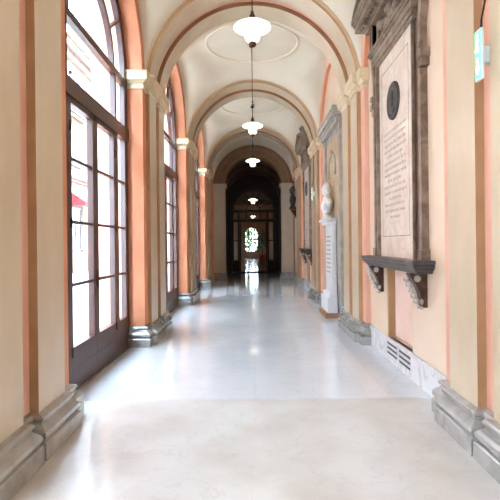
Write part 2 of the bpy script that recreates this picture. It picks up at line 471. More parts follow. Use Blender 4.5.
# ------------------------------------------------------------------ transverse arches
ARCH = [(-.62, 1.80), (-.62, 1.61), (-.575, 1.60), (-.57, 1.57), (-.11, 1.57), (-.11, 1.635), (.11, 1.635), (.11, 1.57), (.57, 1.57),
        (.575, 1.60), (.62, 1.61), (.62, 1.80)]
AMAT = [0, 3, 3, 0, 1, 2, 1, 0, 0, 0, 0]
awhere = {0: 'at the rear end of the corridor', 1: 'behind the viewpoint', 2: 'overhead just in front of the viewpoint',
          3: 'nearest in view, framing the first hanging lamp', 4: 'second in view, above the second hanging lamp',
          5: 'third in view, above the third hanging lamp'}
for k, yc in enumerate(piers):
    m = MB(); rows = []; n = 48
    for i in range(n+1):
        row = []
        for yy, r in ARCH:
            a0 = math.asin(.154/r); a = a0+(pi-2*a0)*i/n; row.append((CX+r*cos(a), yc+yy, ZS+r*sin(a)))
        rows.append(m.pts(row))
    for A, C in zip(rows, rows[1:]):
        for j in range(11): m.face([A[j], A[j+1], C[j+1], C[j]], AMAT[j], False)
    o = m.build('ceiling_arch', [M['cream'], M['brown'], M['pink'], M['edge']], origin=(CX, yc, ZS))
    tag(o, 'round cream ceiling arch, ' + awhere[k], 'arch', 'ceiling arches of the corridor')

# ------------------------------------------------------------------ left glazed doors
def make_window(n, yc, full=True):
    t = thing('window_%d' % n, (XD, yc, 0)); t['kind'] = 'structure'
    x0, x1 = XD-.035, XD+.035
    m = MB(); W = M['wood']
    h = RW
    for s in (-1, 1):
        m.box(x0, x1, yc+s*(h-.17), yc+s*(h), 0, ZS)
        m.box(x0, x1, yc+s*.745, yc+s*.905, 0, 3.0)          # posts beside the leaves
        m.box(x0, x1, yc+s*.79, yc+s*.86, 3.0, 3.84)
    m.ring(yc, ZS, h-.15, h, x0, x1, YZ, n=36)
    m.box(x0-.01, x1+.02, yc-h, yc+h, 3.0, 3.18)             # transom
    m.box(x0, x1+.01, yc-h, yc+h, 3.78, 3.87)                # springing bar
    m.ring(yc, ZS-.03, .735, .80, x0, x1, YZ, n=28)          # inner fan arch
    for a in (35, 62, 118, 145):
        a = radians(a)
        p = [(yc+.78*cos(a), ZS+.78*sin(a)), (yc+(h-.1)*cos(a), ZS+(h-.1)*sin(a))]
        du, dw = -sin(a)*.016, cos(a)*.016
        m.prism([(p[0][0]-du, p[0][1]-dw), (p[1][0]-du, p[1][1]-dw), (p[1][0]+du, p[1][1]+dw), (p[0][0]+du, p[0][1]+dw)], x0+.01, x1-.01, YZ)
    for s in (-1, 1):                                         # side lights
        a, b = sorted((yc+s*.905, yc+s*(h-.17)))
        m.box(x0, x1, a, b, 0, .46)
        for z in (1.09, 1.735, 2.38): m.box(x0+.012, x1-.012, a, b, z-.016, z+.016)
    m.build('window_frame', W, t)
    for s in (-1, 1):
        l = MB()
        a, b = (yc-.745, yc-.002) if s < 0 else (yc+.002, yc+.745)
        inner = b if s < 0 else a
        l.box(x0, x1, a, b, .02, .235); l.box(x0, x1, a, b, .243, .46)
        l.box(x0+.012, x1-.012, a, b, .23, .25)
        l.box(x0, x1, min(inner, inner-s*-.085), max(inner, inner-s*-.085), .46, 3.0)
        e = a if s < 0 else b
        l.box(x0, x1, min(e, e-s*.035), max(e, e-s*.035), .46, 3.0)
        l.box(x0, x1, a, b, 2.94, 3.0)
        for z in (1.09, 1.735, 2.38): l.box(x0+.012, x1-.012, a, b, z-.016, z+.016)
        lf = l.build('door_leaf', W, t)
        if s > 0:
            hd = MB(); yy = yc+.05
            hd.box(x1, x1+.008, yy-.018, yy+.018, 1.0, 1.2)
            hd.tube([(x1, yy, 1.12), (x1+.05, yy, 1.12), (x1+.055, yy+.03, 1.12), (x1+.05, yy+.13, 1.115)], .009)
            hd.build('door_handle', M['brassd'], lf)
        hg = MB()
        for z in (.42, 1.72, 2.7): hg.tube([(x1+.006, e, z-.05), (x1+.006, e, z+.05)], .012)
        hg.build('hinge', M['brassd'], lf)
    g = MB(); xg = XD
    pts = [(xg, yc-h+.1, .40), (xg, yc+h-.1, .40)]
    for i in range(25):
        a = pi*i/24; pts.append((xg, yc+(h-.1)*cos(a), ZS+(h-.1)*sin(a)))
    g.face(g.pts(pts)); g.build('pane', M['glass'], t, fix=False)
    th = MB(); th.box(-2.35, XD+.06, yc-h, yc+h, .001, .018); th.build('sill', M['stone'], t)
    return t
for n, (yc, a, b) in enumerate(bays): make_window(n+1, yc)
# ------------------------------------------------------------------ pendant lamps
def make_lamp(y, z, ztop, label):
    t = thing('pendant_lamp', (CX-.005, y, z), label, 'lamp', 'white glass lamps hanging along the corridor')
    c = (CX-.005, y, z)
    m = MB()
    m.lathe([(.028, .085), (.06, .08), (.12, .062), (.18, .038), (.21, .02), (.216, .008), (.208, -.002), (.16, -.014), (.105, -.028), (.088, -.05), (.086, -.11), (.078, -.135), (.055, -.155), (.025, -.162)], c, 32)
    m.build('glass_shade', M['lampglass'], t)
    m = MB(); m.lathe([(.012, .2), (.02, .195), (.022, .16), (.035, .15), (.03, .125), (.045, .11), (.048, .088), (.04, .078)], c, 20)
    m.build('cap', M['brassd'], t)
    m = MB(); m.lathe([(.03, -.158), (.042, -.165), (.045, -.19), (.035, -.21), (.018, -.215), (.004, -.22)], c, 20)
    m.build('finial', M['brassd'], t)
    m = MB(); m.tube([(c[0], y, z+.2), (c[0], y, ztop-.06)], .0065, 8)
    m.lathe([(.01, 0), (.055, .01), (.06, .03), (.03, .045), (.02, .07)], (c[0], y, ztop-.075), 16)
    m.build('rod', M['iron'], t)
    m = MB(); q = z+.42
    m.tube([(c[0], y, q-.03), (c[0]+.02, y, q-.01), (c[0]+.035, y, q+.03), (c[0]+.02, y, q+.06), (c[0]+.002, y, q+.05)], .006, 6)
    m.tube([(c[0], y, q-.03), (c[0]-.018, y, q-.01), (c[0]-.022, y, q+.03), (c[0]-.005, y, q+.05)], .006, 6)
    m.blob((c[0], y, q+.1), .018)
    m.build('hook', M['iron'], t)
    return t
zt = vault_z(CX, 0, HY)
make_lamp(bays[2][0], 4.0, zt, 'white glass pendant lamp, largest and nearest, at the top of the photo')
make_lamp(bays[3][0], 3.96, zt, 'white glass pendant lamp on a long rod, second from the front')
make_lamp(bays[4][0], 4.0, zt, 'white glass pendant lamp, third from the front, before the dark arches')
make_lamp(bays[1][0], 4.0, zt, 'white glass pendant lamp overhead behind the nearest arch, out of view')
make_lamp(bays[0][0], 4.0, zt, 'white glass pendant lamp at the rear of the corridor')
make_lamp(21.0, 3.45, 5.0, 'white glass pendant lamp in the dark vestibule before the glazed screen')
make_lamp(37.5, 3.65, 4.75, 'tiny distant white glass lamp beyond the glazed screen')

# ------------------------------------------------------------------ narrow archway
t = thing('end_archway', (CX, YE0, 0), 'narrower archway with painted-in grey beige shade closing the bright part of the corridor', 'arch')
RA, ZA = 1.17, 3.86
def arch_slab(mb, xc, r, zs, y0, y1, xl, xr, ztop, mf=0, mr=0, n=32):
    for yy in (y0, y1):
        mb.quad((xl, yy, 0), (xc-r, yy, 0), (xc-r, yy, ztop), (xl, yy, ztop), mf)
        mb.quad((xc+r, yy, 0), (xr, yy, 0), (xr, yy, ztop), (xc+r, yy, ztop), mf)
        for k in range(n):
            a, b = pi-pi*k/n, pi-pi*(k+1)/n
            mb.quad((xc+r*cos(a), yy, zs+r*sin(a)), (xc+r*cos(b), yy, zs+r*sin(b)), (xc+r*cos(b), yy, ztop), (xc+r*cos(a), yy, ztop), mf)
    for s in (-1, 1): mb.quad((xc+s*r, y0, 0), (xc+s*r, y1, 0), (xc+s*r, y1, zs), (xc+s*r, y0, zs), mr)
    for k in range(n):
        a, b = pi*k/n, pi*(k+1)/n
        mb.quad((xc+r*cos(a), y0, zs+r*sin(a)), (xc+r*cos(a), y1, zs+r*sin(a)), (xc+r*cos(b), y1, zs+r*sin(b)), (xc+r*cos(b), y0, zs+r*sin(b)), mr, True)
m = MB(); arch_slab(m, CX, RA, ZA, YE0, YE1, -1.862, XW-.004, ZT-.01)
m.build('arch_body', M['shade_umber'], t, fix=False)
m = MB(); m.ring(CX, ZA, RA-.005, RA+.07, YE0-.03, YE0, XZ, n=36); m.ring(CX, ZA, RA+.28, RA+.33, YE0-.02, YE0, XZ, n=36)
m.build('archivolt', M['brown'], t)
for s in (-1, 1):
    xi = CX+s*RA; xo = -1.595 if s < 0 else JW-.005
    m = MB()
    for z0, z1, of in ((3.70, 3.74, .02), (3.78, 3.84, .05), (3.84, 3.93, .08)): m.box(xi-s*of, xo, YE0-of, YE1-.001, z0, z1)
    m.box(xi-s*.012, xo, YE0-.012, YE1-.001, 3.74, 3.78)
    m.build('capital', M['shade_taupe'], t)
    m = MB(); m.box(xi-s*.01, xo, YE0-.01, YE1-.001, .3, 3.7); m.build('shaft', M['shade_taupe'], t)
    m = MB()
    for z0, z1, of in ((0, .12, .09), (.12, .2, .075), (.2, .25, .04), (.25, .30, .055)): m.box(xi-s*of, xo, YE0-of, YE1-.001, z0, z1)
    m.build('base', M['stone'], t, bevel=.012)

# ------------------------------------------------------------------ dark vestibule
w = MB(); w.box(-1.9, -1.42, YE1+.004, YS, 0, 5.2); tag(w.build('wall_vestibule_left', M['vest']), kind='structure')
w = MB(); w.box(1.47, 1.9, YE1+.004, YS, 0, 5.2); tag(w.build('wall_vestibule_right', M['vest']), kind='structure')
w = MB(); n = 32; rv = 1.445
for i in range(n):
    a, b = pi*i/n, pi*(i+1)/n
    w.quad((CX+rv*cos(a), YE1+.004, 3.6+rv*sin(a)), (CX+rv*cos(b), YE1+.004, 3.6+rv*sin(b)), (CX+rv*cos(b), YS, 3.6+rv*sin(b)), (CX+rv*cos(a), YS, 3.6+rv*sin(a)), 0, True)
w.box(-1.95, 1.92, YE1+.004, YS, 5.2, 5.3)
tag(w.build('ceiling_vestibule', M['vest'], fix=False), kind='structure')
for y in (20.4, 22.6):
    m = MB(); m.ring(CX, 3.6, 1.30, 1.45, y, y+.4, XZ, n=40)
    for s in (-1, 1): m.box(CX+s*1.30, CX+s*1.445, y, y+.4, 0, 3.6)
    o = m.build('ceiling_rib', M['vest'], origin=(CX, y, 0))
    tag(o, 'arched rib darkened by painted shade in the vestibule, ' + ('nearer one by the lamp' if y < 21 else 'farther one by the glazed screen'), 'arch', 'dark arched ribs')

# ------------------------------------------------------------------ glazed screen
t = thing('glazed_screen', (CX, YS, 0), 'dark wooden arched screen with open glazed doors at the end of the corridor', 'screen')
m = MB(); arch_slab(m, CX, 1.12, 3.2, YS, YS+.3, -1.95, 1.92, 5.3); m.build('surround', M['darkwood'], t, fix=False)
m = MB()
m.ring(CX, 3.2, 1.03, 1.12, YS+.05, YS+.13, XZ, n=36)
for s in (-1, 1):
    m.box(CX+s*1.03, CX+s*1.12, YS+.05, YS+.13, 0, 3.2)
    m.box(CX+s*.72, CX+s*.80, YS+.05, YS+.13, 0, 3.2)
m.box(CX-1.1, CX+1.1, YS+.05, YS+.13, 3.1, 3.25); m.box(CX-1.1, CX+1.1, YS+.05, YS+.13, 2.6, 2.74)
for x in (-.36, 0, .36): m.box(CX+x-.025, CX+x+.025, YS+.07, YS+.12, 2.7, 3.15)
for s in (-1, 1): m.box(CX+s*.8, CX+s*1.05, YS+.06, YS+.12, 0, .6); m.box(CX+s*.8, CX+s*1.05, YS+.06, YS+.12, 1.6, 1.65)
for a in (22, 45, 68, 90, 112, 135, 158):
    a = radians(a); ca, sa = cos(a), sin(a)
    m.prism([(CX+.35*ca+sa*.012, 3.2+.35*sa-ca*.012), (CX+1.06*ca+sa*.012, 3.2+1.06*sa-ca*.012), (CX+1.06*ca-sa*.012, 3.2+1.06*sa+ca*.012), (CX+.35*ca-sa*.012, 3.2+.35*sa+ca*.012)], YS+.07, YS+.11, XZ)
m.ring(CX, 3.2, .33, .37, YS+.07, YS+.11, XZ, n=24)
m.build('frame', M['darkwood'], t)
g = MB()
g.face(g.pts([(CX-1.05, YS+.09, 2.65), (CX+1.05, YS+.09, 2.65)]+[(CX+1.05*cos(pi*i/20), YS+.09, 3.2+1.05*sin(pi*i/20)) for i in range(21)]))
for s in (-1, 1): g.face(g.pts([(CX+s*.78, YS+.09, .55), (CX+s*1.05, YS+.09, .55), (CX+s*1.05, YS+.09, 2.65), (CX+s*.78, YS+.09, 2.65)]))
g.build('pane', M['glass'], t, fix=False)
for s in (-1, 1):
    l = MB(); x0, x1 = CX+s*.66, CX+s*.71; y0, y1 = YS+.14, YS+.82
    l.box(x0, x1, y0, y1, .02, .6); l.box(x0, x1, y0, y0+.07, .6, 2.58); l.box(x0, x1, y1-.07, y1, .6, 2.58); l.box(x0, x1, y0, y1, 2.5, 2.58)
    for z in (1.25, 1.9): l.box(x0+s*.01, x1-s*.01, y0, y1, z-.015, z+.015)
    lf = l.build('door_leaf', M['darkwood'], t)
    g = MB(); g.quad((CX+s*.685, y0, .6), (CX+s*.685, y1, .6), (CX+s*.685, y1, 2.55), (CX+s*.685, y0, 2.55)); g.build('pane', M['glass'], lf, fix=False)
m = MB(); m.box(CX-1.1, CX+1.35, YS-1.0, YS-.05, .001, .02)
tag(m.build('doormat', M['mat'], origin=(CX, YS-.5, 0), bevel=.004), 'dark doormat on the floor in front of the glazed screen', 'doormat')

# passage beyond the screen
w = MB(); w.box(-2.0, -1.6, YS+.3, YEND, 0, 5.0); tag(w.build('wall_passage_left', M['passage']), kind='structure')
w = MB(); w.box(1.65, 2.0, YS+.3, YEND, 0, 5.0); tag(w.build('wall_passage_right', M['passage']), kind='structure')
w = MB(); w.box(-2.0, 2.0, YS+.3, YEND+.3, 4.7, 4.9)
for y in (29, 34, 39): w.box(-1.6, 1.65, y, y+.5, 4.35, 4.7)
tag(w.build('ceiling_passage', M['passage']), kind='structure')
w = MB(); arch_slab(w, -.14, .66, 2.35, YEND, YEND+.35, -2.0, 2.0, 4.9); w.box(-.8, .52, YEND, YEND+.35, 0, .62)
tag(w.build('wall_end', M['passage'], fix=False), kind='structure')
t = thing('window_6', (-.14, YEND+.1, .62)); t['kind'] = 'structure'
m = MB()
m.ring(-.14, 2.35, .60, .66, YEND+.08, YEND+.14, XZ)
for x in (-.8, -.48, -.17, .14, .46): m.box(x-.03, x+.08, YEND+.08, YEND+.14, .62, 2.35 if x in (-.8, .46) else 2.9)
for z in (.62, 1.2, 1.78, 2.33): m.box(-.8, .52, YEND+.08, YEND+.14, z-.02, z+.065)
m.build('window_frame', M['wood'], t)
# potted tree beyond the screen
t = thing('potted_tree', (.78, 38.5, 0), 'leafy green potted tree standing beyond the glazed screen', 'plant')
m = MB(); m.lathe([(.17, 0), (.19, .02), (.25, .4), (.28, .42), (.28, .48), (.24, .48), (.22, .42)], (.78, 38.5, 0), 20); m.build('pot', M['pot'], t)
m = MB(); m.tube([(.78, 38.5, .4), (.8, 38.5, 1.0), (.76, 38.5, 1.9)], [.035, .03, .015]); m.build('trunk', M['wood'], t)
m = MB()
for k in range(420):
    th = random.random()*2*pi; u = random.uniform(-1, 1); rr = random.random()**.4
    c = Vector((.78+.42*rr*sqrt(1-u*u)*cos(th), 38.5+.4*rr*sqrt(1-u*u)*sin(th), 1.75+.85*rr*u))
    rot = Matrix.Rotation(random.random()*6, 3, 'Z') @ Matrix.Rotation(random.random()*3, 3, 'X')
    q = [rot @ Vector(v) for v in ((-.02, -.08, 0), (.03, -.02, .01), (.0, .1, 0), (-.035, .0, .01))]
    m.face(m.pts([c+v for v in q]))
m.build('foliage', M['leaf'], t, fix=False)

# ------------------------------------------------------------------ monuments
def MBox(m, yc, s0, s1, t0, t1, z0, z1, mi=0): m.box(XW-s0, XW-s1, yc+t0, yc+t1, z0, z1, mi)
def scroll_profile(s_top, h, n=20):
    """S-shaped console side outline in (s,z): from top to bottom"""
    pts = [(0, 0), (0, h)]
    for k in range(n+1):
        u = k/n
        s = s_top*(1-u)**.8*(.85+.25*cos(u*pi*1.5))+.035+.03*math.exp(-((u-.93)/.06)**2)
        pts.append((s, h*(1-u)))
    return pts
def leaves(m, cx, cy, z0, z1, width, s_top, n=4, mi=0):
    """overlapping acanthus lobes down a console front, bulging toward -x"""
    for i in range(n):
        u = i/(n-1); z = z1+(z0-z1)*u
        s = s_top*(1-u)**.7
        for q in (-1, -.35, .35, 1):
            rot = Matrix.Rotation(q*.6, 3, 'X')
            m.blob((cx-s, cy+q*width*.38, z), (.018, width*.17, (z1-z0)/n*.55), 8, mi, rot)
        m.blob((cx-s-.018, cy, z-(z1-z0)/n*.25), (.02, width*.3, .02), 8, mi)

def make_monument(yc, label, group):
    t = thing('wall_monument', (XW, yc, .84), label, 'monument', group)
    m = MB(); MBox(m, yc, 0, .04, -.86, .86, 1.315, 4.0); m.build('back_slab', M['redmarble'], t)
    m = MB(); MBox(m, yc, .04, .06, -.60, .60, 1.315, 3.76)
    pn = m.build('inscription_panel', M['plaque'], t)
    # engraved border and lines of lettering
    e = MB(); X = XW-.0605
    for a, b, c, d in ((-.50, -.492, 1.56, 3.6), (.492, .50, 1.56, 3.6), (-.5, .5, 1.56, 1.568), (-.5, .5, 3.592, 3.6)):
        e.box(X-.001, X+.001, yc+a, yc+b, c, d)
    e.build('engraved_border', M['greymarble'], pn)
    e = MB(); rnd = random.Random(int(yc*10))
    for i in range(15):
        z = 2.80-i*.073
        half = [.40, .40, .38, .40, .30, .40, .40, .40, .26, .40, .40, .22, .38, .40, .18][i]
        y = -half
        while y < half-.02:
            L_ = rnd.uniform(.03, .11)
            yy = y
            while yy < min(y+L_, half):
                hh = rnd.choice((.024, .03, .03))
                e.box(X-.0008, X+.001, yc-(yy), yc-(yy+.006), z, z+hh)
                if rnd.random() < .5: e.box(X-.0008, X+.001, yc-(yy), yc-(yy+.014), z+rnd.choice((0, .012, hh-.006)), z+rnd.choice((.018, .024)))
                yy += .018
            y += L_+.03
    e.build('lettering', M['ink'], pn)
    # bronze medallion
    d = MB(); zc = 3.14; n = 40
    prof = [(.0, .028), (.12, .026), (.18, .018), (.195, .028), (.215, .024), (.22, 0)]
    rows = [d.pts([(XW-.06-s, yc+r*cos(2*pi*k/n), zc+r*sin(2*pi*k/n)) for k in range(n)]) for r, s in prof[1:]]
    for A, C in zip(rows, rows[1:]):
        for k in range(n): d.face([A[k], A[(k+1) % n], C[(k+1) % n], C[k]], 0, True)
    d.face(rows[0], 0)
    # profile head in relief
    d.blob((XW-.09, yc+.0, zc+.045), (.022, .055, .07), 14); d.blob((XW-.09, yc+.052, zc+.035), (.012, .014, .016), 8)
    d.blob((XW-.088, yc-.01, zc-.05), (.018, .035, .05), 12); d.blob((XW-.085, yc-.005, zc-.11), (.016, .09, .04), 12)
    d.build('portrait_medallion', M['bronze'], t)
    # jamb mouldings
    for s in (-1, 1):
        m = MB()
        for a, b, p in (((.60, .64, .10), (.64, .665, .085), (.80, .87, .075), (.785, .80, .06)) if s > 0 else ((.60, .622, .068), (.79, .87, .07), (.775, .79, .055))): MBox(m, yc, .0, p, min(s*a, s*b), max(s*a, s*b), 1.315, 3.76)
        MBox(m, yc, 0, .09, min(s*.78, s*.9), max(s*.78, s*.9), 1.315, 1.42)
        m.build('jamb', M['greymarble'], t)
    m = MB()
    for z0, z1, p, hw in ((3.76, 3.80, .085, .70), (3.80, 3.86, .10, .73), (3.86, 3.93, .115, .76), (3.93, 3.96, .135, .80), (3.96, 4.0, .155, .83)):
        MBox(m, yc, 0, p, -hw, hw, z0, z1)
    m.build('lintel', M['greymarble'], t)
    # frieze with carved garland
    m = MB(); MBox(m, yc, 0, .06, -.85, .85, 4.0, 4.36); m.build('frieze', M['redmarble'], t)
    m = MB()
    for i in range(31):
        u = i/30*2-1; z = 4.10+.14*abs(u)**1.6
        for q in range(3):
            a = rnd.random()*6
            m.blob((XW-.09-.02*rnd.random(), yc+u*.46+.015*cos(a), z+.03*sin(a)), (.028, .032, .034), 8)
    for s in (-1, 1):
        for q in range(7): m.blob((XW-.09, yc+s*.5+rnd.uniform(-.02, .02), 4.27-.03*q), (.026, .03, .028), 8)
    m.blob((XW-.10, yc, 4.22), (.05, .07, .085), 12); m.blob((XW-.15, yc, 4.20), (.015, .014, .03), 8)
    m.build('carved_garland', M['greymarble'], t)
    for s in (-1, 1):
        m = MB(); y0 = yc+s*.70
        for q in range(4): m.box(XW-.06, XW-.15+.012*(q % 2), y0-.09+q*.045, y0-.09+q*.045+.034, 4.0, 4.34)
        m.box(XW-.06, XW-.135, y0-.09, y0+.09, 4.0, 4.34); m.box(XW-.0, XW-.17, y0-.105, y0+.105, 4.32, 4.36)
        m.build('bracket', M['greymarble'], t)
        # side scroll
        m = MB(); out = []
        for k in range(25):
            u = k/24
            out.append((.06+.10*(1-u)**1.2+.035*sin(u*pi*2.0), 4.30-.95*u))
        out2 = [(0.0, 3.35), (0.0, 4.30)]
        m.prism([(yc+s*(.84+a*.9), z) for a, z in out]+[(yc+s*.84, 3.35), (yc+s*.84, 4.3)], XW-.005, XW-.075, YZ)
        m.box(XW-.0, XW-.095, yc+s*.83, yc+s*.95, 3.28, 3.36); m.box(XW-.0, XW-.08, yc+s*.84, yc+s*.93, 3.2, 3.28)
        for k in range(14):
            a = k/13*pi*3; r = .045*(1-k/16); m.blob((XW-.085, yc+s*(.895)+r*cos(a), 3.42+r*sin(a)), .014, 6)
        m.build('side_scroll', M['greymarble'], t)
    # cornice and broken pediment
    m = MB()
    for z0, z1, p, hw in ((4.30, 4.34, .17, .89), (4.34, 4.375, .20, .92), (4.375, 4.46, .28, 1.01), (4.46, 4.50, .30, 1.03), (4.50, 4.57, .32, 1.05)):
        MBox(m, yc, 0, p, -hw, hw, z0, z1)
    for k in range(23):
        yy = -.88+k*.08; MBox(m, yc, .20, .235, yy-.02, yy+.02, 4.345, 4.376)
    m.build('cornice', M['greymarble'], t)
    for s in (-1, 1):
        m = MB()
        for (p, lo, hi) in ((.31, .0, .05), (.26, .05, .10), (.16, -.05, .0)):
            poly = []
            a0 = (1.04, 4.57); a1 = (.42, 4.86)
            nrm = (.42, .9)
            m.prism([(yc+s*(a0[0]), a0[1]+max(lo, 0)), (yc+s*(a1[0]), a1[1]+lo), (yc+s*(a1[0]), a1[1]+hi), (yc+s*(a0[0]), a0[1]+max(hi, 0.01))], XW, XW-p, YZ)
        m.prism([(yc+s*1.0, 4.57), (yc+s*.42, 4.57), (yc+s*.42, 4.83)], XW, XW-.12, YZ)
        m.build('pediment_wing', M['greymarble'], t)
    m = MB()
    MBox(m, yc, 0, .2, -.3, .3, 4.57, 4.68); m.blob((XW-.1, yc, 4.84), (.09, .16, .2), 14); MBox(m, yc, 0, .16, -.2, .2, 4.68, 4.72)
    for s in (-1, 1): m.blob((XW-.1, yc+s*.2, 4.78), (.05, .06, .1), 10)
    m.build('crest', M['greymarble'], t)
    # shelf
    m = MB()
    for z0, z1, p, hw in ((1.275, 1.315, .225, 1.03), (1.235, 1.275, .21, 1.015), (1.21, 1.235, .185, .99), (1.185, 1.21, .16, .965)):
        MBox(m, yc, 0, p, -hw, hw, z0, z1)
    m.build('shelf', M['shelfstone'], t, bevel=.008)
    # corbels with leaves
    for s in (-1, 1):
        c = MB(); y0 = yc+s*.76
        pr = scroll_profile(.13, .345)
        c.prism([(XW-a, .84+z) for a, z in pr], y0-.055, y0+.055, XZ)
        cb = c.build('corbel', M['redmarble'], t)
        l = MB()
        for i in range(6):
            u = i/5; z = 1.14-.28*u; sx = .135*(1-u)**.8+.05
            for q in (-1, 0, 1):
                l.blob((XW-sx-.008, y0+q*.036, z-abs(q)*.012), (.02, .024, .036), 8, 0, Matrix.Rotation(q*.5, 3, 'X'))
        for q in (-1, 1): l.blob((XW-.10, y0+q*.058, 1.13), (.035, .012, .035), 10); l.blob((XW-.06, y0+q*.057, .90), (.02, .01, .03), 8)
        l.build('acanthus_leaf', M['leafstone'], cb)
    return t
make_monument(bays[2][0], 'large grey marble wall monument with black portrait medallion, nearest on the right wall', 'inscribed wall monuments')
make_monument(bays[4][0], 'distant grey marble wall monument with dark carved top, beyond the bust monument', 'inscribed wall monuments')

# niche panels, vents
for yc, wd in ((5.42, 'nearest monument'), (14.14, 'far monument')):
    m = MB(); n = 36; rows = []
    for k in range(n+1):
        y = yc-.42+.84*k/n; x = XW+.095-.008*(1+cos(k*pi*2/4))
        rows.append(m.pts([(x, y, .30), (x, y, 1.15)]))
    for A, C in zip(rows, rows[1:]): m.face([A[0], C[0], C[1], A[1]], 0, False)
    m.box(XW+.096, XW+.108, yc-.42, yc+.42, .30, 1.15)
    tag(m.build('radiator_cover', M['radiator'], origin=(XW+.1, yc, .3)), 'rose pink fluted panel in the low niche under the ' + wd, 'panel', 'fluted niche panels')
    t = thing('vent_grille', (XW-.02, yc, .08), 'white marble vent grille with dark slots in the skirting below the ' + wd, 'vent', 'skirting vents')
    m = MB(); m.box(XW-.026, XW-.02, yc-.47, yc+.47, .085, .262); m.build('plate', M['marble'], t)
    m = MB()
    for c in (-1, 1):
        for z in (.225, .165, .105):
            m.box(XW-.0275, XW-.0262, yc+c*.235-.19, yc+c*.235+.19, z-.013, z+.013)
    m.build('slots', M['slot'], t)

# exit signs
def make_sign(yc, label):
    t = thing('exit_sign', (FR, yc, 2.55), label, 'sign', 'emergency exit signs')
    m = MB(); X0 = FR-.065; X1 = FR+.063
    m.box(X0, X0+.02, yc-.045, yc+.045, 2.58, 2.92); m.box(X0+.02, X1, yc-.02, yc+.03, 2.69, 2.81); m.build('case', M['signcase'], t, bevel=.004)
    m = MB(); m.box(X0-.003, X0, yc-.04, yc+.04, 2.59, 2.91); fc = m.build('face', M['signgreen'], t)
    m = MB(); x = X0-.0035
    pm = lambda u, w, d: (d, yc-u*.8, 2.75+w)
    # running figure, doorway and arrow
    fig = MB()
    def seg(a, b, wd):
        d = Vector((b[0]-a[0], b[1]-a[1])).normalized(); nn = Vector((-d.y, d.x))*wd/2
        fig.prism([(a[0]+nn.x, a[1]+nn.y), (b[0]+nn.x, b[1]+nn.y), (b[0]-nn.x, b[1]-nn.y), (a[0]-nn.x, a[1]-nn.y)], x-.001, x+.001, pm)
    fig.prism([(.0+.014*cos(k*pi/6), .125+.014*sin(k*pi/6)) for k in range(12)], x-.001, x+.001, pm)
    seg((0, .105), (-.008, .06), .024); seg((-.008, .06), (-.03, .03), .013); seg((-.03, .03), (-.048, .034), .011)
    seg((-.008, .06), (.014, .04), .013); seg((.014, .04), (.01, .012), .011)
    seg((0, .1), (.026, .088), .009); seg((0, .1), (-.024, .09), .009)
    seg((0, -.02), (0, -.12), .016); seg((0, -.13), (-.035, -.085), .014); seg((0, -.13), (.035, -.085), .014)
    fig.build('pictogram', M['signwhite'], fc)
    m = MB(); m.tube([(X0+.012, yc-.02, 2.92), (X0+.015, yc-.02, 2.98), (X0+.04, yc-.02, 3.1), (FR-.012, yc-.02, 3.3), (FR-.012, yc-.02, 3.74)], .006, 6); m.build('cable', M['iron'], t)
make_sign(3.10, 'green and white lit exit sign on the nearest right pier')
make_sign(11.86, 'tiny lit exit sign on the pier beyond the bust monument')

# ------------------------------------------------------------------ bust monument (second bay on the right)
yc = 9.50
t = thing('wall_monument', (XW, yc, 0), 'tall pale stone wall monument with moulded cornice and niche holding a white bust', 'monument')
m = MB(); MBox(m, yc, .002, .05, -.93, .93, .30, 3.75); m.build('back_slab', M['greystone'], t)
m = MB(); MBox(m, yc, .05, .06, -.72, .72, 1.95, 3.6); m.build('niche_panel', M['tanpanel'], t)
for s in (-1, 1):
    m = MB(); MBox(m, yc, 0.002, .085, min(s*.78, s*.92), max(s*.78, s*.92), .30, 3.72); MBox(m, yc, 0.002, .10, min(s*.75, s*.95), max(s*.75, s*.95), 3.62, 3.75)
    MBox(m, yc, .085, .095, min(s*.81, s*.89), max(s*.81, s*.89), .6, 3.5)
    m.build('side_pilaster', M['greystone'], t, bevel=.006)
m = MB()
for z0, z1, p, hw in ((3.75, 3.82, .15, .96), (3.82, 3.88, .18, .98), (3.88, 3.98, .22, 1.01), (3.98, 4.03, .24, 1.03)): MBox(m, yc, .002, p, -hw, hw, z0, z1)
m.build('cornice', M['greystone'], t)
m = MB()
for z0, z1, p, hw in ((.10, .40, .26, .44), (.40, .48, .22, .42), (.48, 1.86, .16, .38), (1.86, 1.92, .24, .41), (1.92, 1.98, .29, .45)): MBox(m, yc, .062, p, -hw, hw, z0, z1)
m.build('pedestal', M['white'], t, bevel=.01)
m = MB(); MBox(m, yc, .03, .30, -.46, .46, 0, .10); m.build('plinth', M['brown'], t, bevel=.005)
m = MB()
for i in range(9): MBox(m, yc, .16, .1615, -.28+.03*(i % 3), .28-.04*(i % 2), 1.6-i*.09, 1.625-i*.09)
m.build('lettering', M['greystone'], t)

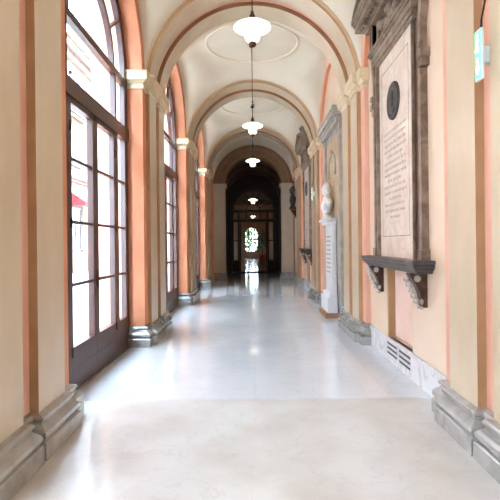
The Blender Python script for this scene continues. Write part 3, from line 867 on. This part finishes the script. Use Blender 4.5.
def make_bust(x, y, z, mat, label, sc=1.0, face=-1, stand='bust'):
    """sculpted head and shoulders on a socle, facing -x"""
    t = thing('portrait_bust', (x, y, z), label, 'bust')
    m = MB(); p = lambda a, b, c: (x-a*sc, y+b*sc, z+c*sc)
    q = lambda *r: tuple(v*sc for v in r)
    m.blob(p(0, 0, .62), q(.095, .078, .125), 20)            # skull
    m.blob(p(.04, 0, .575), q(.06, .062, .095), 16)          # jaw
    m.blob(p(.105, 0, .605), q(.022, .013, .026), 10)        # nose
    m.blob(p(.09, 0, .56), q(.014, .026, .010), 10)          # lips
    m.blob(p(.08, 0, .522), q(.022, .026, .02), 10)          # chin
    m.blob(p(.085, 0, .645), q(.02, .055, .012), 10)         # brow
    for s in (-1, 1):
        m.blob(p(0, s*.08, .60), q(.02, .012, .032), 8)      # ears
        m.blob(p(.07, s*.035, .585), q(.02, .02, .024), 8)   # cheeks
    for k in range(26):                                      # curled hair
        a = k*2.4; h = k/26
        m.blob(p(-.01-.05*sin(h*3)*cos(a)*.8, .07*sin(a)*(.5+.5*sin(h*3)), .66+.085*h), q(.03, .03, .026), 8)
    m.blob(p(-.01, 0, .46), q(.066, .062, .11), 14)          # neck
    m.blob(p(-.01, 0, .30), q(.112, .20, .17), 20)            # chest
    m.blob(p(.0, 0, .40), q(.085, .13, .09), 16)
    for s in (-1, 1): m.blob(p(-.015, s*.17, .33), q(.075, .08, .085), 14)
    for k in range(7):                                       # drapery folds
        m.blob(p(.07, -.15+.05*k, .27+.02*sin(k*2)), q(.035, .025, .10), 10, 0, Matrix.Rotation(.5, 3, 'X'))
    m.blob(p(0, 0, .18), q(.10, .13, .10), 12)
    o = m.build('head_and_shoulders', mat, t)
    r = o.modifiers.new('remesh', 'REMESH'); r.mode = 'VOXEL'; r.voxel_size = .009*sc; r.use_smooth_shade = True
    sm = o.modifiers.new('smooth', 'SMOOTH'); sm.iterations = 2; sm.factor = .5
    m = MB(); m.lathe([(.11*sc, 0), (.11*sc, .03*sc), (.09*sc, .045*sc), (.075*sc, .07*sc), (.08*sc, .11*sc)], (x, y, z), 20); m.build('socle', mat, t)
    return t
make_bust(XW-.185, yc, 1.981, M['whitecarve'], 'white marble portrait bust standing on the pedestal of the pale monument', 1.0)
# relief figures beneath/around the bust: scrolling ornament over it
m = MB()
for s in (-1, 1):
    for k in range(16):
        a = k/15*pi*.5; m.blob((XW-.075, yc+s*(.36*sin(a)+.02), 3.1+.2*cos(a)), (.02, .03, .03), 8)
    for k in range(10): m.blob((XW-.075, yc+s*(.38+.02*sin(k)), 3.05-.02*k), (.02, .026, .03), 8)
m.blob((XW-.085, yc, 3.33), (.03, .08, .07), 10)
m.build('carved_wreath', M['greystone'], t)

# dark bust on bracket in the last short bay
t = thing('wall_bracket', (XW, 17.9, 2.6), 'dark stone wall bracket carrying a bust at the far right', 'bracket')
m = MB(); m.box(XW-.002, XW-.3, 17.68, 18.12, 2.78, 2.86); m.prism([(XW-.002, 2.4), (XW-.002, 2.78), (XW-.26, 2.78), (XW-.2, 2.66), (XW-.08, 2.5)], 17.75, 18.05, XZ)
m.build('console', M['redmarble'], t)
make_bust(XW-.16, 17.9, 2.86, M['bronze'], 'dark bronze portrait bust on a wall bracket at the far right', 1.1)

w = MB(); w.box(-2.35, -1.9, YB-.3, YEND+.35, ZT+.1, 12.5); w.box(-2.35, -2.0, 20.2, YEND+.35, 0, ZT+.1); tag(w.build('wall_upper', M['outer']), kind='structure')

# ------------------------------------------------------------------ outside: courtyard and facing building
g = MB(); g.quad((-40, -30, -.05), (-2.35, -30, -.05), (-2.35, 90, -.05), (-40, 90, -.05)); tag(g.build('courtyard_ground', M['paving']), kind='structure')
FXo = -10.0
bt = thing('courtyard_building', (FXo, 26, 0), 'pale stucco building across the courtyard seen through the glazed doors', 'building')
m = MB(); m.box(FXo-6, FXo, -12, 78, -.05, 12.3); m.build('wall', M['facade'], bt)
m = MB()
for z0, z1, p in ((0, .7, .12), (5.0, 5.18, .18), (5.18, 5.3, .26), (8.9, 9.05, .15), (11.6, 11.9, .3), (11.9, 12.3, .55)): m.box(FXo, FXo+p, -12, 78, z0, z1)
m.build('string_course', M['facadetrim'], bt)
m = MB(); m.prism([(FXo+.7, 12.3), (FXo-6, 12.3), (FXo-6, 14.2), (FXo-3, 14.4)], -12.5, 78.5, XZ); m.build('roof', M['roof'], bt)
cols = [26+4.2*k for k in range(-7, 12)]
def fac_window(y, z0, z1, hw, ped):
    f_ = MB()
    f_.box(FXo, FXo+.10, y-hw-.2, y-hw, z0-.1, z1+.2); f_.box(FXo, FXo+.10, y+hw, y+hw+.2, z0-.1, z1+.2); f_.box(FXo, FXo+.10, y-hw-.2, y+hw+.2, z1, z1+.2)
    f_.box(FXo, FXo+.2, y-hw-.3, y+hw+.3, z0-.22, z0-.08)
    if ped: f_.box(FXo, FXo+.28, y-hw-.35, y+hw+.35, z1+.35, z1+.5); f_.box(FXo, FXo+.12, y-hw-.2, y+hw+.2, z1+.2, z1+.35)
    for u in (-hw, -.03, hw-.06): f_.box(FXo+.01, FXo+.06, y+u, y+u+.06, z0, z1, 1)
    for z in (z0, z0+(z1-z0)*.66, z1-.06): f_.box(FXo+.01, FXo+.055, y-hw, y+hw, z, z+.06, 1)
    fr = f_.build('window', [M['facadetrim'], M['facadeframe']], bt)
    p_ = MB(); p_.box(FXo, FXo+.02, y-hw, y+hw, z0, z1); p_.build('pane', M['facadeglass'], fr)
for y in cols:
    fac_window(y, 1.2, 3.6, .75, False); fac_window(y, 6.1, 8.2, .65, True); fac_window(y, 9.6, 10.9, .55, False)
t = thing('window_awning', (FXo, 26, 3.6), 'red fabric awning over a ground floor window across the courtyard', 'awning')
m = MB(); m.prism([(FXo+.16, 4.35), (FXo+.9, 3.85), (FXo+.9, 3.6), (FXo+.87, 3.6), (FXo+.87, 3.82), (FXo+.16, 4.3)], 25.0, 27.1, XZ)
m.prism([(FXo+.16, 4.32), (FXo+.88, 3.83), (FXo+.88, 3.62), (FXo+.16, 3.7)], 25.0, 25.02, XZ)
m.build('canvas', M['awning'], t)
m = MB(); m.tube([(FXo+.16, 25.05, 3.7), (FXo+.88, 25.05, 3.8)], .02); m.tube([(FXo+.16, 27.05, 3.7), (FXo+.88, 27.05, 3.8)], .02); m.build('arm', M['iron'], t)
# hedge added beyond the end window, tall and dense to dim its glare
m = MB(); rnd = random.Random(3)
for k in range(3200):
    c = Vector((rnd.uniform(-3, 3), YEND+2.5+rnd.uniform(-.4, .4), rnd.uniform(0, 3.3+.3*sin(k*.9))))
    rot = Matrix.Rotation(rnd.random()*6, 3, 'Z') @ Matrix.Rotation(rnd.random()*3, 3, 'X')
    m.face(m.pts([c+rot @ Vector(v) for v in ((-.08, -.12, 0), (.08, -.1, .02), (.05, .12, 0), (-.07, .1, .02))]))
o = m.build('dimming_hedge', M['leaf'], origin=(0, YEND+2.5, 0), fix=False); tag(o, 'green hedge added to dim the distant end window', 'hedge')
g = MB(); g.quad((-2.35, YEND+.35, -.04), (12, YEND+.35, -.04), (12, 90, -.04), (-2.35, 90, -.04)); tag(g.build('garden_ground', M['paving']), kind='structure')

# ------------------------------------------------------------------ light
wd = bpy.data.worlds.new('world'); S.world = wd; wd.use_nodes = True
bg = wd.node_tree.nodes['Background']; bg.inputs['Color'].default_value = (.62, .80, 1.0, 1); bg.inputs['Strength'].default_value = 27.0
def portal(yc, h, top):
    l = bpy.data.lights.new('daylight_portal', 'AREA'); l.shape = 'RECTANGLE'; l.size = h*2; l.size_y = top; l.cycles.is_portal = True
    o = bpy.data.objects.new('daylight_portal', l); COL.objects.link(o)
    o.matrix_world = Matrix.Translation((-2.36, yc, top/2+.1)) @ Matrix(((0, 0, -1, 0), (1, 0, 0, 0), (0, 1, 0, 0), (0, 0, 0, 1))).to_4x4()
for yc, a, b in bays: portal(yc, RW, 5.2)

# ------------------------------------------------------------------ camera
cam = bpy.data.cameras.new('camera'); co = bpy.data.objects.new('camera', cam); COL.objects.link(co)
co.location = (0, 0, 1.5); co.rotation_euler = (pi/2, .011, 0)
cam.sensor_width = 36; cam.lens = 460/500*36; cam.shift_x = -3/500; cam.shift_y = -7/500; cam.clip_end = 300; cam.clip_start = .05
S.camera = co
S.view_settings.view_transform = 'Standard'; S.view_settings.look = 'None'; S.view_settings.gamma = 1
S.view_settings.use_curve_mapping = False
S.view_settings.exposure = 1.1
